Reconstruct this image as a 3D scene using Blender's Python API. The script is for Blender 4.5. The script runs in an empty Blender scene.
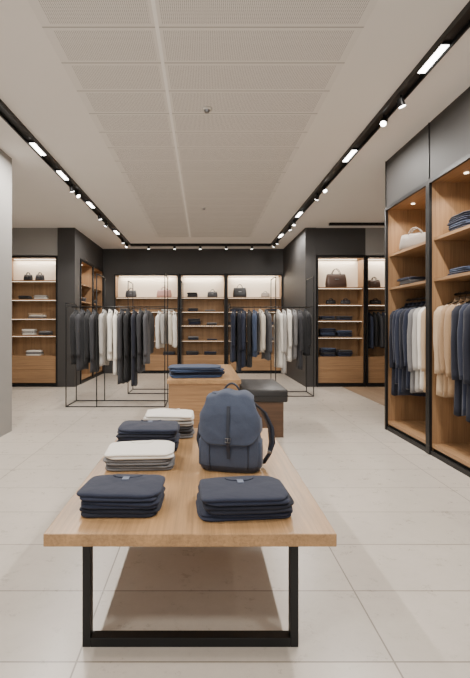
import bpy, bmesh, math, random
from mathutils import Vector, Matrix, noise
random.seed(7)
S = bpy.context.scene
C = S.collection
PI = math.pi
# ------------------------------------------------------------ materials
def lin(c):
    c = c/255.0
    return c/12.92 if c <= .04045 else ((c+.055)/1.055)**2.4
def rgb(t): return (lin(t[0]), lin(t[1]), lin(t[2]), 1)
class NT:
    def __init__(s, name):
        s.m = bpy.data.materials.new(name); s.m.use_nodes = True
        s.t = s.m.node_tree; s.b = s.t.nodes['Principled BSDF']
    def n(s, typ, **kw):
        nd = s.t.nodes.new(typ)
        for k, v in kw.items(): setattr(nd, k, v)
        return nd
    def l(s, a, b): s.t.links.new(a, b)
    def math(s, op, a, b=None, c=None):
        nd = s.n('ShaderNodeMath', operation=op)
        for i, v in enumerate((a, b, c)):
            if v is None: continue
            if isinstance(v, (int, float)): nd.inputs[i].default_value = v
            else: s.l(v, nd.inputs[i])
        return nd.outputs[0]
    def mix(s, fac, a, b):
        nd = s.n('ShaderNodeMix', data_type='RGBA')
        for sock, v in ((nd.inputs[0], fac), (nd.inputs[6], a), (nd.inputs[7], b)):
            if isinstance(v, tuple): sock.default_value = v
            elif isinstance(v, (int, float)): sock.default_value = v
            else: s.l(v, sock)
        return nd.outputs[2]
def scale_rgb(c, k): return (c[0]*k, c[1]*k, c[2]*k, 1)
def plain(name, col, rough=.5, metal=0, var=.12, nscale=6, bump=0, bscale=60):
    t = NT(name); co = t.n('ShaderNodeTexCoord')
    nz = t.n('ShaderNodeTexNoise'); nz.inputs['Scale'].default_value = nscale
    t.l(co.outputs['Object'], nz.inputs['Vector'])
    c = rgb(col)
    t.l(t.mix(nz.outputs[0], scale_rgb(c, 1-var), scale_rgb(c, 1+var)), t.b.inputs['Base Color'])
    t.b.inputs['Roughness'].default_value = rough; t.b.inputs['Metallic'].default_value = metal
    if bump:
        n2 = t.n('ShaderNodeTexNoise'); n2.inputs['Scale'].default_value = bscale; n2.inputs['Detail'].default_value = 4
        t.l(co.outputs['Object'], n2.inputs['Vector'])
        bp = t.n('ShaderNodeBump'); bp.inputs['Strength'].default_value = bump; bp.inputs['Distance'].default_value = .004
        t.l(n2.outputs[0], bp.inputs['Height']); t.l(bp.outputs[0], t.b.inputs['Normal'])
    return t.m
def fabric(name, col, heather=.25, crease=.6, dist=.01):
    t = NT(name); co = t.n('ShaderNodeTexCoord')
    nz = t.n('ShaderNodeTexNoise'); nz.inputs['Scale'].default_value = 260; nz.inputs['Detail'].default_value = 3
    n2 = t.n('ShaderNodeTexNoise'); n2.inputs['Scale'].default_value = 12; n2.inputs['Detail'].default_value = 3; n2.inputs['Distortion'].default_value = .4
    t.l(co.outputs['Object'], nz.inputs['Vector']); t.l(co.outputs['Object'], n2.inputs['Vector'])
    c = rgb(col)
    a = t.mix(nz.outputs[0], scale_rgb(c, 1-heather), scale_rgb(c, 1+heather))
    t.l(a, t.b.inputs['Base Color'])
    t.b.inputs['Roughness'].default_value = .9
    t.b.inputs['Sheen Weight'].default_value = .08
    h = t.math('ADD', t.math('MULTIPLY', nz.outputs[0], .2), n2.outputs[0])
    bp = t.n('ShaderNodeBump'); bp.inputs['Strength'].default_value = crease; bp.inputs['Distance'].default_value = dist
    t.l(h, bp.inputs['Height']); t.l(bp.outputs[0], t.b.inputs['Normal'])
    return t.m
def wood(name, col, axis='Y', dark=.68, rough=.42, sc=1.0):
    t = NT(name); co = t.n('ShaderNodeTexCoord'); mp = t.n('ShaderNodeMapping')
    v = {'X': (1.2, 42, 42), 'Y': (42, 1.2, 42), 'Z': (42, 42, 1.2)}[axis]
    mp.inputs['Scale'].default_value = tuple(k*sc for k in v)
    t.l(co.outputs['Object'], mp.inputs['Vector'])
    nz = t.n('ShaderNodeTexNoise'); nz.inputs['Scale'].default_value = 1.6; nz.inputs['Detail'].default_value = 7
    nz.inputs['Roughness'].default_value = .66; nz.inputs['Distortion'].default_value = .5
    t.l(mp.outputs[0], nz.inputs['Vector'])
    n2 = t.n('ShaderNodeTexNoise'); n2.inputs['Scale'].default_value = .2; n2.inputs['Detail'].default_value = 2
    t.l(mp.outputs[0], n2.inputs['Vector'])
    cr = t.n('ShaderNodeValToRGB'); c = rgb(col)
    cr.color_ramp.elements[0].position = .38; cr.color_ramp.elements[0].color = scale_rgb(c, dark)
    cr.color_ramp.elements[1].position = .62; cr.color_ramp.elements[1].color = scale_rgb(c, 1.13)
    f = t.math('ADD', t.math('MULTIPLY', nz.outputs[0], .6), t.math('MULTIPLY', n2.outputs[0], .4))
    t.l(f, cr.inputs[0]); t.l(cr.outputs[0], t.b.inputs['Base Color'])
    t.b.inputs['Roughness'].default_value = rough
    bp = t.n('ShaderNodeBump'); bp.inputs['Strength'].default_value = .15; bp.inputs['Distance'].default_value = .002
    t.l(nz.outputs[0], bp.inputs['Height']); t.l(bp.outputs[0], t.b.inputs['Normal'])
    return t.m
def glow(name, col, st):
    t = NT(name); t.b.inputs['Base Color'].default_value = rgb(col)
    t.b.inputs['Emission Color'].default_value = rgb(col); t.b.inputs['Emission Strength'].default_value = st
    return t.m
def floor_mat():
    t = NT('stone_tile_floor'); co = t.n('ShaderNodeTexCoord'); mp = t.n('ShaderNodeMapping')
    mp.inputs['Location'].default_value = (.53+13.2, -1.87+5, 0)
    t.l(co.outputs['Object'], mp.inputs['Vector'])
    br = t.n('ShaderNodeTexBrick'); br.offset = 0; br.squash = 1
    br.inputs['Scale'].default_value = 1; br.inputs['Brick Width'].default_value = 1.32; br.inputs['Row Height'].default_value = .5
    br.inputs['Mortar Size'].default_value = .0042; br.inputs['Mortar Smooth'].default_value = .15
    c = rgb((188, 179, 168))
    br.inputs['Color1'].default_value = scale_rgb(c, .96); br.inputs['Color2'].default_value = scale_rgb(c, 1.04)
    br.inputs['Mortar'].default_value = rgb((128, 119, 109))
    t.l(mp.outputs[0], br.inputs['Vector'])
    nz = t.n('ShaderNodeTexNoise'); nz.inputs['Scale'].default_value = 7; nz.inputs['Detail'].default_value = 12; nz.inputs['Roughness'].default_value = .85
    t.l(co.outputs['Object'], nz.inputs['Vector'])
    mx = t.n('ShaderNodeMix', data_type='RGBA', blend_type='MULTIPLY'); mx.inputs[0].default_value = 1
    t.l(br.outputs[0], mx.inputs[6]); t.l(t.mix(nz.outputs[0], (.80, .795, .79, 1), (1.19, 1.19, 1.19, 1)), mx.inputs[7])
    t.l(mx.outputs[2], t.b.inputs['Base Color'])
    t.l(t.math('ADD', .17, t.math('MULTIPLY', nz.outputs[0], .25)), t.b.inputs['Roughness'])
    bp = t.n('ShaderNodeBump'); bp.inputs['Strength'].default_value = .2; bp.inputs['Distance'].default_value = .002; bp.invert = True
    t.l(br.outputs[1], bp.inputs['Height']); t.l(bp.outputs[0], t.b.inputs['Normal'])
    return t.m
def acoustic_mat():
    t = NT('perforated_ceiling_board'); co = t.n('ShaderNodeTexCoord'); sp = t.n('ShaderNodeSeparateXYZ')
    t.l(co.outputs['Object'], sp.inputs[0]); x, y = sp.outputs[0], sp.outputs[1]
    ym = t.math('FLOORED_MODULO', t.math('SUBTRACT', y, 3.3), .45)
    seam = t.math('LESS_THAN', ym, .014)
    cs = t.math('LESS_THAN', t.math('ABSOLUTE', t.math('ADD', x, .345)), .014)
    inx = t.math('LESS_THAN', t.math('ABSOLUTE', x), 1.12)
    away = t.math('GREATER_THAN', t.math('ABSOLUTE', t.math('ADD', x, .345)), .04)
    iny = t.math('MULTIPLY', t.math('GREATER_THAN', ym, .04), t.math('LESS_THAN', ym, .42))
    p = .014
    dx = t.math('SUBTRACT', t.math('FLOORED_MODULO', x, p), p/2); dy = t.math('SUBTRACT', t.math('FLOORED_MODULO', y, p), p/2)
    r2 = t.math('ADD', t.math('MULTIPLY', dx, dx), t.math('MULTIPLY', dy, dy))
    dot = t.math('LESS_THAN', r2, .0035**2)
    m = t.math('MULTIPLY', t.math('MULTIPLY', dot, iny), t.math('MULTIPLY', inx, away))
    base = rgb((232, 229, 225))
    a = t.mix(m, base, rgb((134, 131, 128)))
    b = t.mix(seam, a, rgb((178, 175, 171)))
    d = t.mix(cs, b, rgb((254, 253, 251)))
    t.l(d, t.b.inputs['Base Color']); t.b.inputs['Roughness'].default_value = .9
    return t.m
M = dict(
    floor=floor_mat(), acoustic=acoustic_mat(),
    ceiling=plain('white_plaster', (238, 235, 231), .9, var=.02, nscale=2),
    dark=plain('charcoal_wall_panel', (56, 54, 53), .6, var=.08, nscale=3),
    midgrey=plain('mid_grey_plaster', (150, 147, 143), .8, var=.04, nscale=3),
    column=plain('pale_column_plaster', (148, 145, 141), .8, var=.04, nscale=3),
    lightwall=plain('pale_grey_plaster', (160, 156, 151), .85, var=.03, nscale=3),
    black=plain('black_powder_coated_metal', (18, 18, 19), .45, .3, var=.1),
    oak=wood('oak_table_top', (176, 138, 96), 'Y', .64, .34),
    oak_edge=wood('oak_edge', (164, 126, 88), 'X', .64, .45),
    woodz=wood('cabinet_oak_upright', (154, 119, 84), 'Z', .66, .5),
    woodx=wood('cabinet_oak_shelf', (160, 124, 88), 'X', .66, .5),
    panel=wood('oak_back_panel', (150, 118, 84), 'Z', .72, .6),
    walnut=wood('walnut_back_panel', (114, 86, 60), 'Z', .66, .55),
    darkwood=wood('dark_stained_wood', (92, 66, 46), 'X', .66, .5),
    cream=glow('cream_glow_panel', (236, 222, 200), .14),  # pale, faintly emissive: the top cell's bright glow put into the colour
    woodfloor=wood('brown_wood_floor', (152, 128, 104), 'Y', .75, .5, .6),
    leather=plain('black_leather', (38, 36, 36), .45, var=.15, bump=.4, bscale=90),
    steel=plain('brushed_steel', (150, 150, 150), .3, .9),
    whiteplastic=plain('white_plastic', (225, 222, 216), .5, var=.02),
    led=glow('white_led_diffuser', (255, 250, 242), 16),
    strip=glow('warm_led_strip', (255, 236, 208), 6),
    fillstrip=glow('added_fill_strip', (255, 234, 206), 4),  # emission for the strips added to brighten the lower cells
    tag=plain('grey_woven_label', (106, 114, 132), .7),
)
COL = dict(navy=(31, 37, 56), midnight=(22, 25, 39), charcoal=(50, 50, 54), black=(26, 26, 29), white=(226, 221, 212), cream=(206, 197, 182),
           light_grey=(168, 165, 161), grey=(112, 111, 112), beige=(176, 152, 124), tan=(156, 128, 98), slate_blue=(56, 68, 92), olive_grey=(94, 92, 82),
           denim_blue=(50, 67, 98), taupe=(142, 132, 122), brown=(66, 46, 36), dark_grey=(72, 72, 76), dusty_pink=(178, 138, 128))
FB = {k: fabric(k+'_cloth', v, .3 if k not in ('white', 'light_grey', 'cream') else .08, .4) for k, v in COL.items()}
LB = {k: plain(k+'_leather', v, .5, var=.12, bump=.3) for k, v in COL.items()}
pack_cloth = fabric('slate_canvas', (66, 74, 92), .2, .55, .010); pack_trim = plain('navy_leather_trim', (38, 43, 56), .55, bump=.3)
# ------------------------------------------------------------ mesh helpers
def box(bm, x0, x1, y0, y1, z0, z1, bev=0):
    r = bmesh.ops.create_cube(bm, size=1, matrix=Matrix.Translation(((x0+x1)/2, (y0+y1)/2, (z0+z1)/2)) @ Matrix.Diagonal((abs(x1-x0), abs(y1-y0), abs(z1-z0), 1)))
    if bev:
        es = list({e for v in r['verts'] for e in v.link_edges})
        bmesh.ops.bevel(bm, geom=es, offset=bev, segments=2, profile=.5, affect='EDGES')
def loft(bm, rings, caps=True, close=True):
    vs = [[bm.verts.new(p) for p in r] for r in rings]
    n = len(vs[0])
    for a, b in zip(vs, vs[1:]):
        for i in range(n if close else n-1):
            j = (i+1) % n
            bm.faces.new((a[i], a[j], b[j], b[i]))
    if caps:
        bm.faces.new(list(reversed(vs[0]))); bm.faces.new(vs[-1])
def tube(bm, pts, r, seg=8, flat=1.0, closed=False):
    pts = [Vector(p) for p in pts]; n = len(pts); rings = []
    up = None
    for i, p in enumerate(pts):
        if closed: d = (pts[(i+1) % n]-pts[i-1]).normalized()
        else: d = (pts[min(i+1, n-1)]-pts[max(i-1, 0)]).normalized()
        if up is None:
            ref = Vector((0, 0, 1)) if abs(d.z) < .9 else Vector((1, 0, 0))
            up = (ref-d*ref.dot(d)).normalized()
        else: up = (up-d*up.dot(d)).normalized()
        s = d.cross(up); rr = r[i] if isinstance(r, (list, tuple)) else r
        rings.append([p+s*math.cos(2*PI*k/seg)*rr+up*math.sin(2*PI*k/seg)*rr*flat for k in range(seg)])
    if closed: rings.append(rings[0])
    loft(bm, rings, caps=not closed)
def cyl(bm, c, r, h, seg=20, axis='Z', r2=None):
    rot = {'Z': Matrix(), 'X': Matrix.Rotation(PI/2, 4, 'Y'), 'Y': Matrix.Rotation(PI/2, 4, 'X')}[axis]
    bmesh.ops.create_cone(bm, cap_ends=True, segments=seg, radius1=r, radius2=r if r2 is None else r2, depth=h, matrix=Matrix.Translation(c) @ rot)
def mk(name, bm, smooth=False):
    bmesh.ops.recalc_face_normals(bm, faces=bm.faces[:])
    me = bpy.data.meshes.new(name); bm.to_mesh(me); bm.free()
    if smooth:
        for p in me.polygons: p.use_smooth = True
    return me
def put(name, me, mat=None, parent=None, loc=(0, 0, 0)):
    if mat and not me.materials: me.materials.append(mat)
    o = bpy.data.objects.new(name, me); C.objects.link(o); o.location = loc
    if parent: o.parent = parent
    return o
def obj(name, bm, mat, parent=None, smooth=False, loc=(0, 0, 0)): return put(name, mk(name, bm, smooth), mat, parent, loc)
def bobj(name, dims, mat, parent=None, bev=0):
    bm = bmesh.new(); box(bm, *dims, bev=bev); return obj(name, bm, mat, parent)
def thing(name, label, cat, loc=(0, 0, 0), rz=0, group=None):
    o = bpy.data.objects.new(name, None); C.objects.link(o); o.empty_display_size = .1
    o.location = loc; o.rotation_euler = (0, 0, rz); o['label'] = label; o['category'] = cat
    if group: o['group'] = group
    return o
def struct(name, dims, mat):
    o = bobj(name, dims, mat); o['kind'] = 'structure'; return o
def w2(root, x, y, z):
    return (Matrix.Translation(root.location) @ Matrix.Rotation(root.rotation_euler.z, 4, 'Z')) @ Vector((x, y, z))
ORD = ['first', 'second', 'third', 'fourth', 'fifth', 'sixth', 'seventh', 'eighth', 'ninth', 'tenth', 'eleventh', 'twelfth', 'thirteenth', 'fourteenth']
# ------------------------------------------------------------ setting
CZ = 3.6
struct('floor', (-4.8, 5.2, -1.5, 13.6, -.1, 0), M['floor'])
struct('trim_1', (3.12, 5.0, 7.4, 10.15, 0, .006), M['woodfloor'])
struct('ceiling', (-4.8, 5.2, -1.5, 13.6, CZ, CZ+.1), M['ceiling'])
struct('trim_2', (-1.19, 1.175, -1.4, 11.2, CZ-.012, CZ), M['acoustic'])
struct('wall_left', (-4.8, -4.6, -1.5, 10.6, 0, CZ), M['lightwall'])
struct('wall_back', (-3.6, 5.2, 13.42, 13.6, 0, CZ), M['dark'])
struct('wall_right', (5.0, 5.2, -1.5, 13.42, 0, CZ), M['midgrey'])
struct('wall_left_column', (-4.6, -2.54, 5.55, 5.95, 0, CZ), M['column'])
struct('baseboard_left', (-4.6, -2.53, 5.53, 5.55, 0, .08), M['dark'])
struct('trim_4', (-4.6, -3.31, 10.2, 10.6, 2.98, CZ), M['midgrey'])
struct('wall_left_pillar', (-3.31, -2.92, 10.17, 10.6, 0, CZ), M['dark'])
struct('trim_5', (-3.4, -2.92, 10.6, 13.0, 2.98, CZ), M['dark'])
struct('wall_left_rear', (-3.6, -3.4, 10.6, 13.42, 0, CZ), M['dark'])
struct('trim_6', (-3.4, 2.29, 13.0, 13.42, 2.88, CZ), M['dark'])
struct('wall_back_pillar', (-3.4, -2.6, 13.0, 13.42, 0, 2.88), M['dark'])
struct('wall_right_pillar', (2.29, 2.53, 10.17, 13.42, 0, CZ), M['dark'])
struct('trim_7', (2.53, 3.66, 10.2, 10.65, 2.98, CZ), M['dark'])
struct('trim_8', (3.66, 5.0, 10.2, 10.65, 2.98, CZ), M['midgrey'])
struct('wall_right_rear', (2.53, 5.0, 10.65, 10.8, 0, CZ), M['dark'])
struct('wall_right_header', (2.45, 3.2, 3.75, 6.06, 2.97, CZ), M['dark'])
struct('wall_right_backing', (3.02, 3.2, 3.7, 6.06, 0, 2.97), M['dark'])
struct('wall_right_front', (2.45, 3.2, -1.5, 3.7, 0, CZ), M['dark'])
bm = bmesh.new()
for y in (6.06, 4.9, 3.75): box(bm, 2.44, 2.452, y-.012, y+.0, 2.99, CZ)
o = obj('trim_9', bm, M['black']); o['kind'] = 'structure'
# ------------------------------------------------------------ ceiling tracks and lights
XL, XR, YB = -2.04, 1.86, 12.2
for nm, x in (('left', XL), ('right', XR)):
    t = thing('ceiling_light_track', 'long black light track running along the %s side of the ceiling' % nm, 'light track', (x, 0, CZ))
    bm = bmesh.new(); box(bm, -.06, -.045, -1.4, YB+.06, -.05, 0); box(bm, .045, .06, -1.4, YB+.06, -.05, 0); box(bm, -.045, .045, -1.4, YB+.06, -.02, 0)
    obj('channel', bm, M['black'], t)
t = thing('ceiling_light_track', 'black light track crossing the ceiling in front of the rear wall', 'light track', (0, YB, CZ))
bobj('channel', (XL+.06, XR-.06, -.06, .06, -.06, 0), M['black'], t)
t = thing('ceiling_light_track', 'short black light track above the right rear cabinets', 'light track', (2.7, 9.7, CZ))
bobj('channel', (0, 1.6, -.04, .04, -.05, 0), M['black'], t)
WARM = (1, .95, .885)
def lamp(name, kind, loc, power, col=WARM, **kw):
    l = bpy.data.lights.new(name, kind); l.energy = power; l.color = col
    for k, v in kw.items(): setattr(l, k, v)
    o = bpy.data.objects.new(name, l); C.objects.link(o); o.location = loc; return o
def aim(o, tgt): o.rotation_euler = (Vector(tgt)-Vector(o.location)).to_track_quat('-Z', 'Y').to_euler()
def bar(x, y, side, i):
    t = thing('linear_ceiling_light', '%s bright linear light from the camera in the %s ceiling track' % (ORD[i], side), 'ceiling light', (x, y, CZ-.02), 0, 'linear lights in the %s track' % side)
    bobj('housing', (-.04, .04, -.2, .2, -.02, 0), M['black'], t)
    bobj('diffuser', (-.03, .03, -.19, .19, -.026, -.02), M['led'], t)
    lamp('linear_lamp', 'AREA', (x, y, CZ-.06), 50, shape='RECTANGLE', size=.06, size_y=.38)
for i, y in enumerate((.2, 2.0, 3.66, 5.75, 8.8, 10.9)): bar(XR, y, 'right', i)
for i, y in enumerate((.2, 2.0, 3.66, 5.53, 6.5, 8.1, 10.5)): bar(XL, y, 'left', i)
def spot(x, y, side, i, tgt, power=0, word='from the camera'):
    t = thing('track_spotlight', '%s small black spotlight %s on the %s ceiling track' % (ORD[i], word, side), 'spotlight', (x, y, CZ-.03), 0, 'spotlights on the %s track' % side)
    d = (Vector(tgt)-Vector((x, y, CZ-.1))).normalized()
    q = Vector((0, 0, -1)).rotation_difference(d).to_matrix().to_4x4()
    bm = bmesh.new(); cyl(bm, (0, 0, -.03), .012, .06, 10); obj('stem', bm, M['black'], t)
    mt = Matrix.Translation((0, 0, -.07)) @ q
    bm = bmesh.new(); cyl(bm, (0, 0, 0), .033, .07, 20); bm.transform(mt); obj('housing', bm, M['black'], t)
    bm = bmesh.new(); cyl(bm, (0, 0, -.038), .03, .008, 20, r2=.03); bm.transform(mt); obj('lens', bm, M['led'], t)
    if power:
        l = lamp('track_lamp', 'SPOT', Vector((x, y, CZ-.09))+d*.09, power, spot_size=math.radians(60), spot_blend=.8, shadow_soft_size=.04); aim(l, tgt)
for i, (y, tg, p) in enumerate(((4.25, (2.7, 4.4, 1.2), 120), (4.65, (.2, 2.6, .5), 120), (6.97, (2.7, 5.5, 1.2), 120), (7.4, (1.5, 9.0, 1), 110), (9.3, (1.8, 9.2, 1.2), 80), (9.8, (3.0, 10.2, 1.3), 90), (11.4, (1.5, 13, 1.3), 90), (11.9, (.8, 13, 1.5), 0))):
    spot(XR, y, 'right', i, tg, p)
for i, (y, tg, p) in enumerate(((6.95, (-1.9, 7.9, 1), 110), (7.25, (0, 6, .7), 100), (8.8, (-1.2, 9.4, 1.2), 80), (9.4, (-3.6, 10.2, 1.2), 120), (11.3, (-1.7, 13, 1.3), 90), (11.9, (-2.9, 11.5, 1.5), 0))):
    spot(XL, y, 'left', i, tg, p)
for i, x in enumerate((-1.5, -.8, -.1, .6, 1.3)): spot(x, YB, 'rear', i, (x, 13.1, 1.2), 22, 'from the left')
for x, y, w in ((.03, 4.55, 'closer to the camera'), (0, 8.4, 'further from the camera')):
    t = thing('smoke_detector', 'small round white detector on the perforated ceiling, %s' % w, 'smoke detector', (x, y, CZ-.012))
    bm = bmesh.new(); cyl(bm, (0, 0, -.008), .05, .016, 28); obj('base', bm, M['whiteplastic'], t, True)
    bm = bmesh.new(); cyl(bm, (0, 0, -.028), .022, .024, 24, r2=.032); obj('sensor_cap', bm, M['steel'], t)
# ------------------------------------------------------------ folded clothes
def sup(a, e):
    c, s = math.cos(a), math.sin(a)
    return (math.copysign(abs(c)**(2/e), c), math.copysign(abs(s)**(2/e), s))
def fold_mesh(w, d, h, seed, N=36, soft=1.0):
    bm = bmesh.new(); rnd = random.Random(seed); ph = [rnd.uniform(0, 6.28) for _ in range(4)]
    g = min(.026, h*.55); split = rnd.uniform(.44, .54)
    prof = []
    for a, b in ((0, split*h), (split*h, h)):
        for f in (0.02, .12, .3, .5, .7, .88, .98):
            lower = (a == 0 and f < .5); upper = (a > 0 and f > .5)
            prof.append((g*(1-math.sqrt(max(0, 1-(2*f-1)**2)))*(1 if lower or upper else .6), a+(b-a)*f))
    prof += [(g*1.8, h*1.03), (g*3.2, h*1.07), (.09, h*1.09), (.13, h*1.09)]
    rings = []
    for j, (ins, z) in enumerate(prof):
        ring = []; lvl = 1 if z > split*h else 0
        for i in range(N):
            a = 2*PI*(i+.5)/N; x, y = sup(a, 6)
            k = (.006*math.sin(2*a+ph[0]+lvl*1.7)+.003*math.sin(5*a+ph[1]+lvl*3)+.001*math.sin(9*a+ph[2]))*soft
            X = x*(w/2-min(ins, w*.42)+k); Y = y*(d/2-min(ins, d*.40)+k)
            nz = (noise.noise(Vector((X*6+seed*3.1, Y*6, lvl*.5)))*.17+noise.noise(Vector((X*17+seed, Y*17, lvl*.7)))*.03)*h*soft*min(1, z/h)
            ring.append(Vector((X, Y, max(0, z+nz-.10*h*abs(x*y)*min(1, z/h)))))
        rings.append(ring)
    loft(bm, rings)
    return mk('folded_cloth', bm, True)
FC = {}
def folded(w, d, h, col, seed, hi):
    k = (w, d, h, col, seed % (6 if hi else 3), hi)
    if k not in FC:
        me = fold_mesh(w, d, h, k[4]+1, 80 if hi else 24, 1.0); me.materials.append(FB[col]); FC[k] = me
    return FC[k]
def pos_word(i, n):
    if n == 1: return ''
    if i == 0: return 'bottom '
    if i == n-1: return 'top '
    if n == 3: return 'middle '
    return ['', 'second lowest ', 'third lowest ', 'fourth lowest '][i]
def stack(loc, rz, w, d, cols, h, where, group, kind='sweater', hi=False, detail=None, jit=1.0):
    z = loc[2]; n = len(cols)
    for i, c in enumerate(cols):
        me = folded(w, d, h, c, int(loc[0]*31+loc[1]*17+i*5) % 97, hi)
        r = thing('folded_'+kind, '%s%s folded %s %s' % (pos_word(i, n), c.replace('_', ' '), kind, where), kind,
                  (loc[0]+random.uniform(-.010, .010)*jit, loc[1]+random.uniform(-.008, .008)*jit, z), rz+random.uniform(-.05, .05)*jit, group)
        r.scale = (random.uniform(.96, 1.02), random.uniform(.95, 1.02), 1)
        put('cloth', me, None, r)
        if hi and i == n-1 and detail: detail(r, w, d, h, c)
        z += h*1.0
    return z
def sweater_detail(tagged=True):
    def f(r, w, d, h, c):
        bm = bmesh.new(); pts = []
        for k in range(15):
            a = PI+PI*k/14
            pts.append((.07*math.cos(a), d*.36+.04*math.sin(a), h*1.08))
        tube(bm, pts, .006, 8, .5); obj('neckband', bm, FB[c], r, True)
        if tagged:
            bm = bmesh.new(); box(bm, -.016, .016, d*.12, d*.27, h*1.03, h*1.15, .001); obj('woven_label', bm, M['tag'], r)
    return f
# ------------------------------------------------------------ front table
TZ = .52
t = thing('display_table', 'long low oak display table with a black steel frame in the foreground', 'table', (-.059, 1.895, 0))
bm = bmesh.new(); box(bm, -.619, .619, 0, 1.95, TZ-.055, TZ, .004); obj('tabletop', bm, M['oak'], t)
for y0 in (.06, 1.84):
    bm = bmesh.new()
    box(bm, -.47, -.435, y0-.0, y0+.05, 0, TZ-.055, .002); box(bm, .435, .47, y0, y0+.05, 0, TZ-.055, .002)
    box(bm, -.435, .435, y0, y0+.05, 0, .04, .002); box(bm, -.435, .435, y0, y0+.05, TZ-.075, TZ-.055, .002)
    obj('leg_frame', bm, M['black'], t)
G = 'folded clothes on the front oak table'
stack((-.385, 2.2, TZ), -.04, .38, .31, ['midnight', 'navy', 'navy'], .037, 'in the front left stack on the oak table', G, hi=True, detail=sweater_detail())
stack((.19, 2.16, TZ), .03, .43, .31, ['navy', 'midnight', 'navy'], .036, 'in the front right stack before the backpack', G, hi=True, detail=sweater_detail())
stack((-.40, 2.86, TZ), .03, .43, .34, ['grey', 'grey', 'white'], .036, 'behind the front left navy stack', G, hi=True, detail=sweater_detail(False))
stack((-.40, 3.23, TZ), -.02, .42, .32, ['midnight', 'navy', 'midnight', 'navy'], .043, 'in the dark stack behind the pale one', G, hi=True, detail=sweater_detail())
stack((-.27, 3.62, TZ), .05, .38, .32, ['grey', 'charcoal', 'light_grey', 'white'], .046, 'in the rearmost stack on the oak table', G, hi=True, detail=sweater_detail(False))
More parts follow.
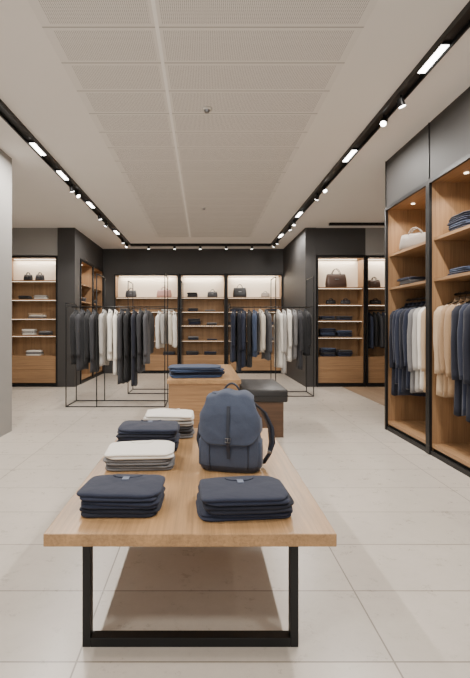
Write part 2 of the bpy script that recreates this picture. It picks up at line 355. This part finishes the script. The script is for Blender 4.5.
# ------------------------------------------------------------ backpack
def backpack(loc, rz):
    r = thing('backpack', 'dark slate blue flap backpack standing upright on the oak table', 'backpack', loc, rz)
    prof = [(0, .160, .072), (.010, .176, .088), (.05, .184, .098), (.12, .186, .100), (.2, .181, .095), (.28, .172, .09), (.35, .160, .082), (.40, .146, .070), (.43, .128, .056), (.444, .09, .035)]
    def crump(x, y, z):
        a = math.atan2(y, x); g = max(0, (z-.3)/.14)
        return 1+.035*noise.noise(Vector((x*3, y*3, z*9)))+.012*noise.noise(Vector((x*7, y*7, z*20)))+.03*g*math.sin(17*a)
    E = 3.6
    bm = bmesh.new(); rings = []
    P2 = []
    for (a, b) in zip(prof, prof[1:]):
        for f in (0, .25, .5, .75): P2.append(tuple(a[i]+(b[i]-a[i])*f for i in range(3)))
    P2.append(prof[-1])
    for z, hw, hd in P2:
        ring = []
        for i in range(96):
            x, y = sup(2*PI*i/96, E); k = crump(x, y, z)
            ring.append(Vector((x*hw*k, y*hd*k, z)))
        rings.append(ring)
    loft(bm, rings); obj('bag_body', bm, pack_cloth, r, True)
    def at(z, c):
        z = min(max(z, 0), .444)
        for a, b in zip(prof, prof[1:]):
            if a[0] <= z <= b[0]: return a[c]+(b[c]-a[c])*(z-a[0])/(b[0]-a[0])
    def surf(u, z, off):
        hw, hd = at(z, 1), at(z, 2); a = abs(u)
        yy = hd*(max(0, 1-a**E))**(1/E)
        return Vector((u*hw+math.copysign(off*.6*a*a, u), -(yy+off), z))
    # drawstring collar gathered under the flap, seen at the sides
    bm = bmesh.new(); rings = []
    for z, k in ((.41, 1.0), (.43, .93), (.445, .86), (.458, .88), (.466, .92), (.460, .80)):
        rings.append([Vector((x*.125*k*(1+.05*math.sin(15*2*PI*i/90)), .01+y*.058*k*(1+.09*math.sin(15*2*PI*i/90)), z)) for i, (x, y) in enumerate(sup(2*PI*i/90, 2.8) for i in range(90))])
    loft(bm, rings); obj('gathered_collar', bm, pack_cloth, r, True)
    bm = bmesh.new(); rows = []; NU = 40; NV = 44
    for j in range(NV):
        v = j/(NV-1); row = []
        for i in range(NU+1):
            u = -1+2*i/NU; au = abs(u)
            zb = .175+.075*max(0, (au-.5)/.5)**2.2
            if v < .2:
                a = v/.2; z = .470+.008*math.sin(a*PI)-.03*au**3; y = .06-(.06+.060)*a
                p = Vector((u*(.130+.012*a), y*(1-.1*au**3), z+.006*math.sin(7*u+3)-.012*a))
            else:
                a = (v-.2)/.8; top = .448-.035*au**3
                z = top*(1-a)+zb*a
                wf = .92+.10*min(1, a*1.5)
                cr = .006*noise.noise(Vector((u*2.5+z*5, z*12, 3)))+.002*noise.noise(Vector((u*7-z*12, z*26, 8)))
                p = surf(u*min(wf, 1.0), z, .016+.010*math.sin(min(1, a*1.1)*PI*.9)+cr)
                if a < .12:
                    q = Vector((u*.142, -.060*(1-.1*au**3), .458-.03*au**3+.006*math.sin(7*u+3))); p = q.lerp(p, a/.12)
            row.append(p)
        rows.append(row)
    loft(bm, rows, caps=False, close=False)
    fl = obj('flap', bm, pack_cloth, r, True); sm = fl.modifiers.new('thick', 'SOLIDIFY'); sm.thickness = .008; sm.offset = 1
    edge = [rows[k][0] for k in range(12, NV-1, 2)]+list(rows[-1])+[rows[k][-1] for k in range(NV-2, 11, -2)]
    bm = bmesh.new(); tube(bm, [p+Vector((0, -.007, 0)) for p in edge], .0035, 8); obj('flap_piping', bm, pack_trim, fl, True)
    for s in (-1, 1):
        bm = bmesh.new(); tube(bm, [surf(s*.62, z, .006) for z in (.02, .06, .1, .14, .18)], .0025, 6); obj('seam', bm, pack_trim, r, True)
    bm = bmesh.new(); rings = []
    for z, k in ((.0, 1.0), (.012, 1.02), (.035, 1.025), (.04, 1.01)):
        rings.append([Vector((x*at(z, 1)*k*crump(x, y, z), y*at(z, 2)*k*crump(x, y, z), z)) for x, y in (sup(2*PI*i/48, E) for i in range(48))])
    loft(bm, rings, caps=False); obj('base_band', bm, pack_trim, r, True)
    for s in (-1, 1):
        bm = bmesh.new(); rings = []
        for z, k in ((.03, .85), (.04, 1), (.12, 1), (.18, .92), (.185, .8)):
            rings.append([Vector((s*.174+x*.02*k, y*.066*k, z)) for x, y in (sup(2*PI*i/24, 3.5) for i in range(24))])
        loft(bm, rings); obj('side_pocket', bm, pack_cloth, r, True)
    bm = bmesh.new(); pts = [surf(0, z, .036) for z in (.40, .35, .30, .27, .25, .23, .20)]+[surf(0, .17, .026), surf(0, .13, .012), surf(0, .09, .009)]
    rings = [[p+Vector((-.009, .003, 0)), p+Vector((.009, .003, 0)), p+Vector((.009, -.003, 0)), p+Vector((-.009, -.003, 0))] for p in pts]
    loft(bm, rings); st = obj('closure_strap', bm, pack_trim, r)
    bp = surf(0, .205, .042)
    bm = bmesh.new(); tube(bm, [bp+Vector(q) for q in ((-.015, 0, -.012), (.015, 0, -.012), (.015, 0, .012), (-.015, 0, .012))], .0026, 8, closed=True)
    tube(bm, [bp+Vector((0, -.002, .012)), bp+Vector((0, -.002, -.012))], .002, 6); obj('buckle', bm, M['steel'], st, True)
    bm = bmesh.new(); tube(bm, [(-.055+.11*k/12, .045, .455+.062*math.sin(PI*k/12)**.7) for k in range(13)], .009, 10, .7); obj('top_handle', bm, pack_trim, r, True)
    for s, ex in ((-1, 0), (1, .03)):
        bm = bmesh.new(); pts = [(s*.05, .06, .43), (s*(.10+ex*.5), .10, .40), (s*(.165+ex*.8), .13, .33), (s*(.205+ex), .12, .24), (s*(.215+ex), .10, .15), (s*(.205+ex*.8), .09, .08), (s*(.18+ex*.4), .08, .02)]
        rings = []
        for i, p in enumerate(pts):
            w_ = .026 if i < 5 else .014
            p = Vector(p); ax = Vector((s*.6, -.8, 0)).normalized()*w_; nn = Vector((.8, s*.6, 0)).normalized()*.007
            rings.append([p-ax-nn, p+ax-nn, p+ax+nn, p-ax+nn])
        loft(bm, rings); sp = obj('shoulder_strap', bm, pack_trim, r, True)
        bm = bmesh.new(); box(bm, s*(.205+ex*.8)-.012, s*(.205+ex*.8)+.012, .07, .1, .085, .10, .002); obj('strap_slider', bm, M['steel'], sp)
backpack((.165, 2.76, TZ), -.2)
# ------------------------------------------------------------ second table, bench
t = thing('display_plinth', 'solid oak display block behind the front table, topped with folded denim', 'table', (0, 5.57, 0))
bobj('body', (-.44, .44, .02, 2.18, 0, .67), M['oak_edge'], t)
bobj('tabletop', (-.46, .46, 0, 2.2, .67, .72), M['oak'], t, .004)
stack((-.10, 5.98, .72), .04, .70, .46, ['denim_blue', 'navy', 'denim_blue', 'slate_blue'], .036, 'in the broad pile on the oak block', 'folded denim on the oak block', 'denim', hi=True, jit=3)
t = thing('bench', 'black leather topped bench on a dark wood base beside the oak display block', 'bench', (.75, 5.57, 0))
bobj('base', (-.22, .24, .03, 1.05, 0, .44), M['darkwood'], t)
bm = bmesh.new(); box(bm, -.28, .29, 0, 1.1, .44, .6, .02); obj('seat_cushion', bm, M['leather'], t, True)
bm = bmesh.new(); tube(bm, [(-.282, -.002, .52), (.292, -.002, .52), (.292, 1.102, .52), (-.282, 1.102, .52)], .004, 6, closed=True); obj('cushion_seam', bm, M['black'], t)
# ------------------------------------------------------------ cabinets
def cabinet(label, loc, rz, W, H, D, shelves, drawer_top=None, drawers=2, rail=None, power=3, back='panel', lit=True):
    t = thing('display_cabinet', label, 'cabinet', loc, rz)
    th = .03
    bobj('back_panel', (th, W-th, D-.015, D, .08, H), M[back], t)
    if lit: bobj('glow_panel', (th, W-th, D-.022, D-.016, shelves[0]+.01, H-.04), M['cream'], t)  # added panel over the oak back, carries the glow of the top cell
    for x in (0, W-th): bobj('side_panel', (x, x+th, .01, D, 0, H), M['woodz'], t)
    bobj('top_panel', (th, W-th, .01, D-.015, H-.03, H), M['woodx'], t)
    bobj('plinth', (th, W-th, .03, D-.02, 0, .08), M['black'], t)
    bm = bmesh.new()
    box(bm, -.004, th+.006, -.02, .01, 0, H); box(bm, W-th-.006, W+.004, -.02, .01, 0, H); box(bm, th+.006, W-th-.006, -.02, .01, H-.04, H)
    box(bm, th+.006, W-th-.006, -.01, .01, 0, .05)
    obj('metal_frame', bm, M['black'], t)
    for z in shelves:
        s = bobj('shelf', (th, W-th, .03, D-.023, z-.03, z), M['woodx'], t)
        if lit: bobj('fill_strip', (th+.02, W-th-.02, .05, .07, z-.034, z-.03), M['fillstrip'], s)  # hidden strip added under the shelf to brighten the cell below
    if drawer_top:
        bobj('drawer_case', (th, W-th, .03, D-.015, .08, drawer_top), M['woodx'], t)
        h = (drawer_top-.09)/drawers
        for k in range(drawers):
            bobj('drawer_front', (th+.006, W-th-.006, .008, .03, .085+k*h+.006, .085+(k+1)*h), M['woodx'], t)
    else: bobj('bottom_panel', (th, W-th, .01, D-.015, .08, .12), M['woodx'], t)
    if rail:
        bm = bmesh.new(); cyl(bm, (W/2, D*.48, rail), .012, W-2*th, 12, 'X'); obj('hanging_rail', bm, M['black'], t, True)
    if lit:
        bobj('top_light', (th+.05, W-th-.05, D-.11, D-.08, H-.036, H-.03), M['strip'], t)
        l = lamp('cabinet_lamp', 'AREA', w2(t, W/2, D-.095, H-.045), power*.5, (1, .93, .83), shape='RECTANGLE', size=W*.85, size_y=.04)
        l.rotation_euler = (0, 0, rz)
        l = lamp('cabinet_lamp', 'AREA', w2(t, W/2, .04, H-.045), power*.35, (1, .90, .78), shape='RECTANGLE', size=W*.8, size_y=.02)
        l.rotation_euler = (0, 0, rz)
    else:
        for f in (.3, .7):
            p = w2(t, W*f, .2, H-.05)
            l = lamp('cabinet_lamp', 'SPOT', p, power, (1, .90, .78), spot_size=math.radians(140), spot_blend=.6, shadow_soft_size=.02)
            bm = bmesh.new(); cyl(bm, (W*f, .2, H-.034), .022, .008, 16); obj('downlight', bm, M['strip'], t)
    return t
# ------------------------------------------------------------ bags
def bag(loc, rz, w, h, d, col, label, style='tote'):
    r = thing('handbag', label, 'bag', loc, rz)
    bm = bmesh.new(); rings = []
    tp = .72 if style == 'tote' else .9
    for z, k, kd in ((0, .92, .85), (.02, 1, 1), (h*.35, 1.0, .95), (h*.7, .95, .75), (h*.93, .9*1, tp*.6), (h, .84, .25)):
        rings.append([Vector((x*w/2*k, y*d/2*kd, z)) for x, y in (sup(2*PI*i/24, 4 if style == 'tote' else 2.8) for i in range(24))])
    loft(bm, rings); obj('bag_body', bm, LB[col], r, True)
    hh = h*.5
    for s in (-1, 1):
        bm = bmesh.new(); tube(bm, [(-w*.22+w*.44*k/10, s*d*.2, h*.86+hh*math.sin(PI*k/10)**.6) for k in range(11)], .007, 8); obj('handle', bm, LB[col], r, True)
    if style == 'tote':
        bm = bmesh.new(); box(bm, -w*.1, w*.1, -d*.47, -d*.38, h*.55, h*.62, .002); obj('clasp', bm, M['steel'], r)
    else:
        bm = bmesh.new(); tube(bm, [(-w*.4, 0, h*1.0), (0, 0, h*1.03), (w*.4, 0, h*1.0)], .004, 6); obj('zip', bm, M['steel'], r)
# ------------------------------------------------------------ hanging garments
GM = {}
def garment_parts(kind, col, L, F):
    k = (kind, col, L, F)
    if k in GM: return GM[k]
    rnd = random.Random(len(col)*7+int(L*100)); ph = rnd.uniform(0, 6)
    bm = bmesh.new(); rings = []
    prof = [(-.085, .06, .03), (-.105, .09, .032), (-.13, .15, .036), (-.155, .2, .038), (-.19, .215, .040), (-.27, .212, .043), (-.40, .206, .045)]
    n = 11
    for i in range(1, n+1):
        f = i/n; z = -.40-(L-.40)*f; prof.append((z, .205+.02*f, .045+.006*f))
    for z, hw, hd in prof:
        f = max(0, (-z-.2)/(L-.2)); ring = []
        for i in range(48):
            a = 2*PI*i/48; x, y = sup(a, 2.6)
            wv = 1+.14*f*math.sin(6*a+ph)+.05*f*math.sin(11*a+2*ph)
            ring.append(Vector((x*hw*F*(1+.03*f*math.sin(5*a+ph)), y*hd*F*wv, z+.012*f*math.sin(3*a+ph))))
        rings.append(ring)
    loft(bm, rings); parts = [('garment_body', mk('garment_body', bm, True), FB[col])]
    sl = min(.72, L*.84)
    for s in (-1, 1):
        bm = bmesh.new(); rings = []
        for i in range(15):
            f = i/14; z = -.140-sl*f; cx = s*F*(.188+.034*math.sin(min(1, f*1.6)*PI/2)-.008*f); r = (.062-.018*f)*F
            if i == 0: r = .034
            cy = -.014*f
            ring = []
            for q in range(18):
                a = 2*PI*q/18; wv = 1+.07*math.sin(3*a+f*6+ph)+.03*math.sin(f*16+ph)
                ring.append(Vector((cx+math.cos(a)*r*.85*wv, cy+math.sin(a)*r*.74*wv, z+(.01*math.cos(a)*s*-1 if i < 2 else 0))))
            rings.append(ring)
        loft(bm, rings); parts.append(('sleeve', mk('sleeve', bm, True), FB[col]))
    bm = bmesh.new()
    rings = []
    for z, k_ in ((-.11, 1.15), (-.07, .95), (-.062, .9), (-.07, .8)):
        rings.append([Vector((math.cos(2*PI*i/20)*.062*k_, math.sin(2*PI*i/20)*.038*k_-.004, z+(.02*math.sin(2*PI*i/20) if z > -.1 else 0))) for i in range(20)])
    loft(bm, rings, caps=False); parts.append(('collar', mk('collar', bm, True), FB[col]))
    bm = bmesh.new(); e = -.045*F
    if kind in ('shirt', 'sweater'):
        rings = [[Vector((x, e-.003-(.005 if abs(z) > .3 else 0), z)) for x in (-.014, .014)]+[Vector((x, e+.008, z)) for x in (.014, -.014)] for z in (-.12, -.2, -.4, -.6, -L+.01)]
        loft(bm, rings); parts.append(('placket', mk('placket', bm), FB[col]))
    else:
        for s in (-1, 1):
            rings = []
            for f in range(7):
                q = f/6; z = -.09-.32*q; wv = .005+.05*math.sin(PI*min(1, q*1.05))**.7
                x0 = s*(.05-.045*q); rings.append([Vector((x0, e-.004, z)), Vector((x0+s*wv, e-.004, z)), Vector((x0+s*wv, e+.006, z)), Vector((x0, e+.006, z))])
            loft(bm, rings)
        parts.append(('lapel', mk('lapel', bm), FB[col]))
    bm = bmesh.new(); tube(bm, [(.0, 0, -.085), (0, 0, -.03), (.016, 0, -.012), (.018, 0, .004), (.008, 0, .016), (-.006, 0, .014), (-.014, 0, .004)], .0028, 6)
    tube(bm, [(-.19, 0, -.15), (-.09, 0, -.1), (0, 0, -.085), (.09, 0, -.1), (.19, 0, -.15)], .009, 8)
    parts.append(('hanger', mk('hanger', bm, True), M['black']))
    for _, me, mt in parts: me.materials.append(mt)
    GM[k] = parts; return parts
def hang(loc, rz, kind, col, L, label, group, F=1.0, vary=.06):
    r = thing(kind, label, kind, loc, rz, group)
    sx = random.uniform(1-vary, 1+vary*.5); r.scale = (sx, random.uniform(.88, 1.05), random.uniform(1-vary, 1+vary))
    for nm, me, mt in garment_parts(kind, col, L, F): put(nm, me, None, r)
def rail_run(pts, rz, items, where, group, start=0, F=1.0, tw=.08, vary=.04):
    for i, (p, (kind, col, L)) in enumerate(zip(pts, items)):
        hang(p, rz+random.uniform(-tw, tw), kind, col, L, '%s %s hanging %s' % (col.replace('_', ' '), kind, where % ORD[i+start]), group, F, vary)
# ---- near right cabinets
RX = 2.45
cA = cabinet('tall open oak wardrobe cabinet on the right wall, further bay with handbag', (RX, 6.05, 0), -PI/2, 1.15, 2.97, .55, [2.34, 1.90], rail=1.73, power=16, back='walnut', lit=False)
cB = cabinet('tall open oak wardrobe cabinet on the right wall, bay nearest the camera', (RX, 4.89, 0), -PI/2, 1.15, 2.97, .55, [2.34, 1.90], rail=1.73, power=16, back='walnut', lit=False)
bag(w2(cA, .42, .2, 2.34), -.7, .38, .2, .2, 'taupe', 'taupe grey duffel handbag on the upper shelf of the right wall cabinet', 'duffel')
stack(w2(cA, .3, .24, 1.90), -PI/2, .36, .3, ['charcoal', 'grey', 'navy'], .035, 'on the lower shelf of the further right cabinet', 'folded clothes in the right wall cabinets')
stack(w2(cB, .35, .24, 2.34), -PI/2, .38, .32, ['navy', 'slate_blue', 'navy', 'midnight'], .045, 'on the upper shelf of the nearest right cabinet', 'folded clothes in the right wall cabinets')
stack(w2(cB, .35, .24, 1.90), -PI/2, .38, .32, ['navy', 'slate_blue'], .04, 'on the lower shelf of the nearest right cabinet', 'folded clothes in the right wall cabinets')
its = [('jacket', 'midnight', 1.2), ('jacket', 'navy', 1.15), ('jacket', 'navy', 1.2), ('jacket', 'midnight', 1.15), ('jacket', 'navy', 1.15), ('shirt', 'grey', 1.1), ('shirt', 'light_grey', 1.1), ('shirt', 'white', 1.1), ('shirt', 'beige', 1.1)]
rail_run([w2(cA, .1+.114*i, .26, 1.735) for i in range(9)], 0, its, '%s from the far end in the further right cabinet', 'clothes hanging in the further right cabinet', F=1.08, vary=.05)
its = [('shirt', 'beige', 1.1), ('shirt', 'tan', 1.1), ('shirt', 'tan', 1.05), ('jacket', 'midnight', 1.2), ('jacket', 'navy', 1.2), ('jacket', 'midnight', 1.2), ('jacket', 'navy', 1.15), ('jacket', 'midnight', 1.15), ('jacket', 'navy', 1.15)]
rail_run([w2(cB, .12+.112*i, .26, 1.735) for i in range(9)], 0, its, '%s from the far end in the nearest right cabinet', 'clothes hanging in the nearest right cabinet', F=1.08, vary=.05)
# ---- left rear cabinet
cL = cabinet('open oak shelf cabinet at the far left beside the grey column', (-4.5, 10.2, 0), 0, 1.18, 2.96, .38, [2.42, 1.99, 1.56, 1.17], .70, 2, power=11)
gl = 'items in the far left cabinet'
bag(w2(cL, .45, .17, 2.42), 0, .2, .14, .12, 'black', 'small black bag on top shelf of far left cabinet, left one')
bag(w2(cL, .72, .17, 2.42), 0, .2, .14, .12, 'charcoal', 'small charcoal bag on top shelf of far left cabinet, right one')
stack(w2(cL, .38, .18, 1.99), 0, .26, .24, ['black', 'charcoal'], .04, 'left on second shelf of far left cabinet', gl)
stack(w2(cL, .75, .18, 1.99), 0, .3, .24, ['white', 'light_grey'], .045, 'right on second shelf of far left cabinet', gl)
stack(w2(cL, .66, .18, 1.56), 0, .36, .26, ['grey', 'white', 'beige'], .035, 'on third shelf of far left cabinet', gl)
stack(w2(cL, .48, .18, 1.17), 0, .28, .26, ['white', 'light_grey', 'white'], .045, 'left on fourth shelf of far left cabinet', gl)
stack(w2(cL, .85, .18, 1.17), 0, .28, .26, ['charcoal', 'grey'], .045, 'right on fourth shelf of far left cabinet', gl)
stack(w2(cL, .6, .18, .70), 0, .34, .26, ['white', 'grey', 'white'], .04, 'above the drawers of far left cabinet', gl)
# ---- left side cabinets facing right
for k in range(2):
    c = cabinet('oak wardrobe cabinet set in the left side wall, %s' % ('closer one beside the dark pillar' if k == 0 else 'further one near the rear corner'), (-2.92, 10.63+k*1.19, 0), PI/2, 1.17, 2.96, .45, [2.4, 1.98], rail=1.84, power=9, lit=False)
    g = 'items in the left side cabinets'; wr = 'closer' if k == 0 else 'further'
    bag(w2(c, .4, .2, 2.4), PI/2, .3, .2, .14, 'brown' if k == 0 else 'charcoal', '%s handbag on top shelf of %s left side cabinet' % ('brown' if k == 0 else 'charcoal', wr))
    stack(w2(c, .6, .2, 1.98), PI/2, .34, .3, ['navy', 'charcoal', 'grey'], .035, 'on the shelf of the %s left side cabinet' % wr, g)
    rail_run([w2(c, .14+.11*i, .235, 1.845) for i in range(9)], 0, [('jacket', ['charcoal', 'black', 'dark_grey'][(i*2+k) % 3], 1.0) for i in range(9)], '%s from the front in the '+wr+' left side cabinet', 'jackets in the %s left side cabinet' % wr, F=.9)
# ---- back wall cabinets
shB = [2.21, 1.80, 1.40, .96]
b1 = cabinet('wide open oak shelf cabinet on the rear wall, left of the three', (-2.59, 13.0, 0), 0, 1.86, 2.87, .4, shB, .53, 2, power=22)
b2 = cabinet('narrow open oak shelf cabinet at the centre of the rear wall', (-.70, 13.0, 0), 0, 1.32, 2.87, .4, shB, .53, 2, power=16)
b3 = cabinet('wide open oak shelf cabinet on the rear wall, right of the three', (.65, 13.0, 0), 0, 1.62, 2.87, .4, shB, .53, 2, power=19)
bag(w2(b1, .45, .2, 2.21), 0, .32, .2, .15, 'charcoal', 'charcoal handbag on top shelf of left rear wall cabinet')
bag(w2(b1, 1.42, .2, 2.21), 0, .44, .22, .17, 'dusty_pink', 'dusty pink duffel bag on top shelf of left rear wall cabinet', 'duffel')
bag(w2(b3, .4, .2, 2.21), 0, .40, .28, .16, 'black', 'black handbag on top shelf of right rear wall cabinet')
bag(w2(b3, 1.15, .2, 2.21), 0, .26, .13, .14, 'taupe', 'low taupe bag on top shelf of right rear wall cabinet', 'duffel')
bag(w2(b2, .95, .2, 2.21), 0, .3, .17, .14, 'charcoal', 'charcoal bag on top shelf of the narrow centre cabinet')
gr = 'folded clothes on the rear wall cabinets'
def shelf_fill(c, W, shelves, nm, combos, names=('left', 'middle', 'right'), first=0):
    for j, (z, row) in enumerate(zip(shelves, combos)):
        m = len(row); nn = names if m == 3 else ('left', 'right')
        for i, cols in enumerate(row):
            if not cols: continue
            x = (W*(i+.5)/m if m == 3 else W*(.3+.4*i))+random.uniform(-.05, .05)
            stack(w2(c, x, .2, z), 0, random.choice((.3, .36)), .28, cols, random.choice((.036, .046)), '%s on the %s shelf of %s' % (nn[i], ['top', 'second', 'third', 'fourth', 'lowest'][j+first], nm), gr)
N, K, G_, W_, LG, SB, BK = 'navy', 'charcoal', 'grey', 'white', 'light_grey', 'slate_blue', 'black'
shelf_fill(b2, 1.32, shB+[.53], 'centre rear cabinet', [[[K, K, BK], []], [[N, K], [G_]], [[N, N, K, K], [K, G_]], [[K, N, G_], [N]], [[N, K, K], [K, N]]])
shelf_fill(b1, 1.86, shB[1:]+[.53], 'left rear cabinet', [[[K, G_], [], [LG, W_]], [[N, K], [G_, LG], []], [[K, K], [N, K], [G_, K]], [[K, N], [], [N, K]]], first=1)
shelf_fill(b3, 1.62, shB[1:]+[.53], 'right rear cabinet', [[[N, K], [], [K, N]], [[K, N], [LG, G_], [N, N]], [[], [K, K], [K, G_]], [[K, N], [N, K], []]], first=1)
# ---- right rear cabinets
shR = [2.26, 1.876, 1.51, 1.13]
r1 = cabinet('open oak shelf cabinet right of dark pillar, with big handbag on top', (2.55, 10.2, 0), 0, 1.1, 2.96, .42, shR, .68, 2, power=12)
r2 = cabinet('open oak cabinet partly hidden behind the right wall cabinets', (3.68, 10.2, 0), 0, 1.1, 2.96, .42, [2.26, 1.876], .68, 2, rail=1.74, power=12)
bag(w2(r1, .5, .2, 2.26), 0, .48, .32, .2, 'brown', 'large dark brown handbag on top shelf right of the dark pillar')
bag(w2(r1, .38, .2, 1.876), 0, .22, .1, .12, 'black', 'small black bag on second shelf of right rear cabinet, left one')
bag(w2(r1, .72, .2, 1.876), 0, .22, .1, .12, 'charcoal', 'small charcoal bag on second shelf of right rear cabinet, right one')
def row(c, z, cols2, sh):
    for i, cols in enumerate(cols2):
        stack(w2(c, .3+.38*i, .2, z), 0, .34, .3, cols, .048, '%s on the %s shelf beneath the brown handbag' % (['left', 'right'][i], sh), 'folded clothes right of the dark pillar')
row(r1, 1.51, [[K, N], [N, K]], 'third'); row(r1, 1.13, [[N, SB, N, N], [N, N, SB]], 'fourth'); row(r1, .68, [[N, K, N, SB], [N, N, K]], 'lowest')
bag(w2(r2, .25, .2, 2.26), 0, .28, .18, .15, 'brown', 'brown bag on top shelf of the partly hidden right rear cabinet')
bag(w2(r2, .28, .2, 1.876), 0, .26, .1, .14, 'black', 'flat black bag on second shelf of the partly hidden cabinet')
rail_run([w2(r2, .14+.11*i, .2, 1.745) for i in range(5)], PI/2, [('jacket', ['navy', 'black', 'charcoal'][i % 3], .85) for i in range(5)], '%s from the left in the partly hidden cabinet', 'jackets in the partly hidden cabinet', F=.8)
# ------------------------------------------------------------ free standing racks
def rack(label, x0, x1, y, dep, railz, topz, mids=()):
    r = thing('garment_rack', label, 'clothes rack', ((x0+x1)/2, y, 0)); h = (x1-x0)/2; q = .008
    bm = bmesh.new()
    for yy in (-dep/2, dep/2): box(bm, -h, h, yy-q, yy+q, 0, .016)
    for xx in (-h+q, h-q): box(bm, xx-q, xx+q, -dep/2+q, dep/2-q, 0, .016)
    obj('base_frame', bm, M['black'], r)
    for xx in [-h+q, h-q]+[m-(x0+x1)/2 for m in mids]:
        tz = topz if xx > -h+.1 or not mids else railz+.06
        bm = bmesh.new()
        for yy in (-dep/2, dep/2): box(bm, xx-q, xx+q, yy-q, yy+q, .016, tz)
        box(bm, xx-q, xx+q, -dep/2+q, dep/2-q, tz-.014, tz); box(bm, xx-q, xx+q, -dep/2+q, dep/2-q, railz-.007, railz+.007)
        obj('upright_frame', bm, M['black'], r)
    bm = bmesh.new(); cyl(bm, (0, 0, railz), .010, 2*h-.02, 12, 'X'); obj('hanging_rail', bm, M['black'], r, True)
rack('black metal clothes rack left of the oak block, closer and wider one', -2.36, -.66, 7.98, .62, 1.72, 2.28, (-1.83,))
rack('black metal clothes rack behind the wider left rack', -1.55, -.45, 9.45, .62, 1.74, 2.3)
rack('black metal clothes rack right of the oak block', .5, 2.15, 9.1, .62, 1.76, 2.35, (1.4,))
def runX(xs, y, z, items, where, group, start=0): rail_run([(x+random.uniform(-.010, .010), y, z+.006) for x in xs], PI/2, items, where, group, start, F=1.06, tw=.18, vary=.10)
its = [('coat', 'black', 1.0), ('coat', 'charcoal', 1.1), ('coat', 'black', .95), ('coat', 'charcoal', 1.05), ('shirt', 'light_grey', 1.05), ('shirt', 'white', 1.0), ('shirt', 'white', 1.1), ('coat', 'charcoal', 1.25), ('coat', 'black', 1.3), ('coat', 'midnight', 1.35), ('coat', 'charcoal', 1.2), ('coat', 'dark_grey', 1.0)]
runX([-2.26, -2.15, -2.04, -1.93, -1.76, -1.66, -1.56, -1.45, -1.34, -1.23, -1.12, -1.01], 7.98, 1.72, its, '%s from the left on the wider left rack', 'clothes on the wider left rack')
its = [('jacket', 'olive_grey', 1.05), ('jacket', 'grey', 1.0), ('jacket', 'olive_grey', 1.05), ('jacket', 'dark_grey', .95), ('shirt', 'white', .75), ('shirt', 'light_grey', .8), ('shirt', 'cream', .72), ('shirt', 'white', .78)]
runX([-1.46, -1.35, -1.24, -1.13, -.94, -.83, -.72, -.61], 9.45, 1.74, its, '%s from the left on the rack behind the wide one', 'clothes on the rear left rack')
its = [('coat', 'navy', 1.2), ('coat', 'midnight', 1.25), ('coat', 'navy', 1.2), ('coat', 'black', 1.1), ('jacket', 'slate_blue', .95), ('shirt', 'cream', .9), ('jacket', 'dark_grey', 1.0), ('shirt', 'white', 1.15), ('shirt', 'light_grey', 1.25), ('shirt', 'white', 1.15), ('coat', 'grey', 1.15), ('coat', 'charcoal', 1.2), ('coat', 'black', 1.05)]
runX([.6, .70, .80, .92, 1.03, 1.14, 1.26, 1.51, 1.61, 1.71, 1.82, 1.94, 2.05], 9.1, 1.76, its, '%s from the left on the right rack', 'clothes on the right rack')
# ------------------------------------------------------------ world, camera
w = bpy.data.worlds.new('World'); S.world = w; w.use_nodes = True
w.node_tree.nodes['Background'].inputs[0].default_value = (1, .97, .935, 1); w.node_tree.nodes['Background'].inputs[1].default_value = 1.4
cam = bpy.data.cameras.new('camera'); co = bpy.data.objects.new('camera', cam); C.objects.link(co)
co.location = (0, 0, 1.4); co.rotation_euler = (PI/2, 0, 0)
cam.sensor_fit = 'VERTICAL'; cam.sensor_height = 36; cam.sensor_width = 36; cam.lens = 450/678*36
cam.shift_x = 31/678; cam.shift_y = -14/678; cam.clip_start = .05
S.camera = co
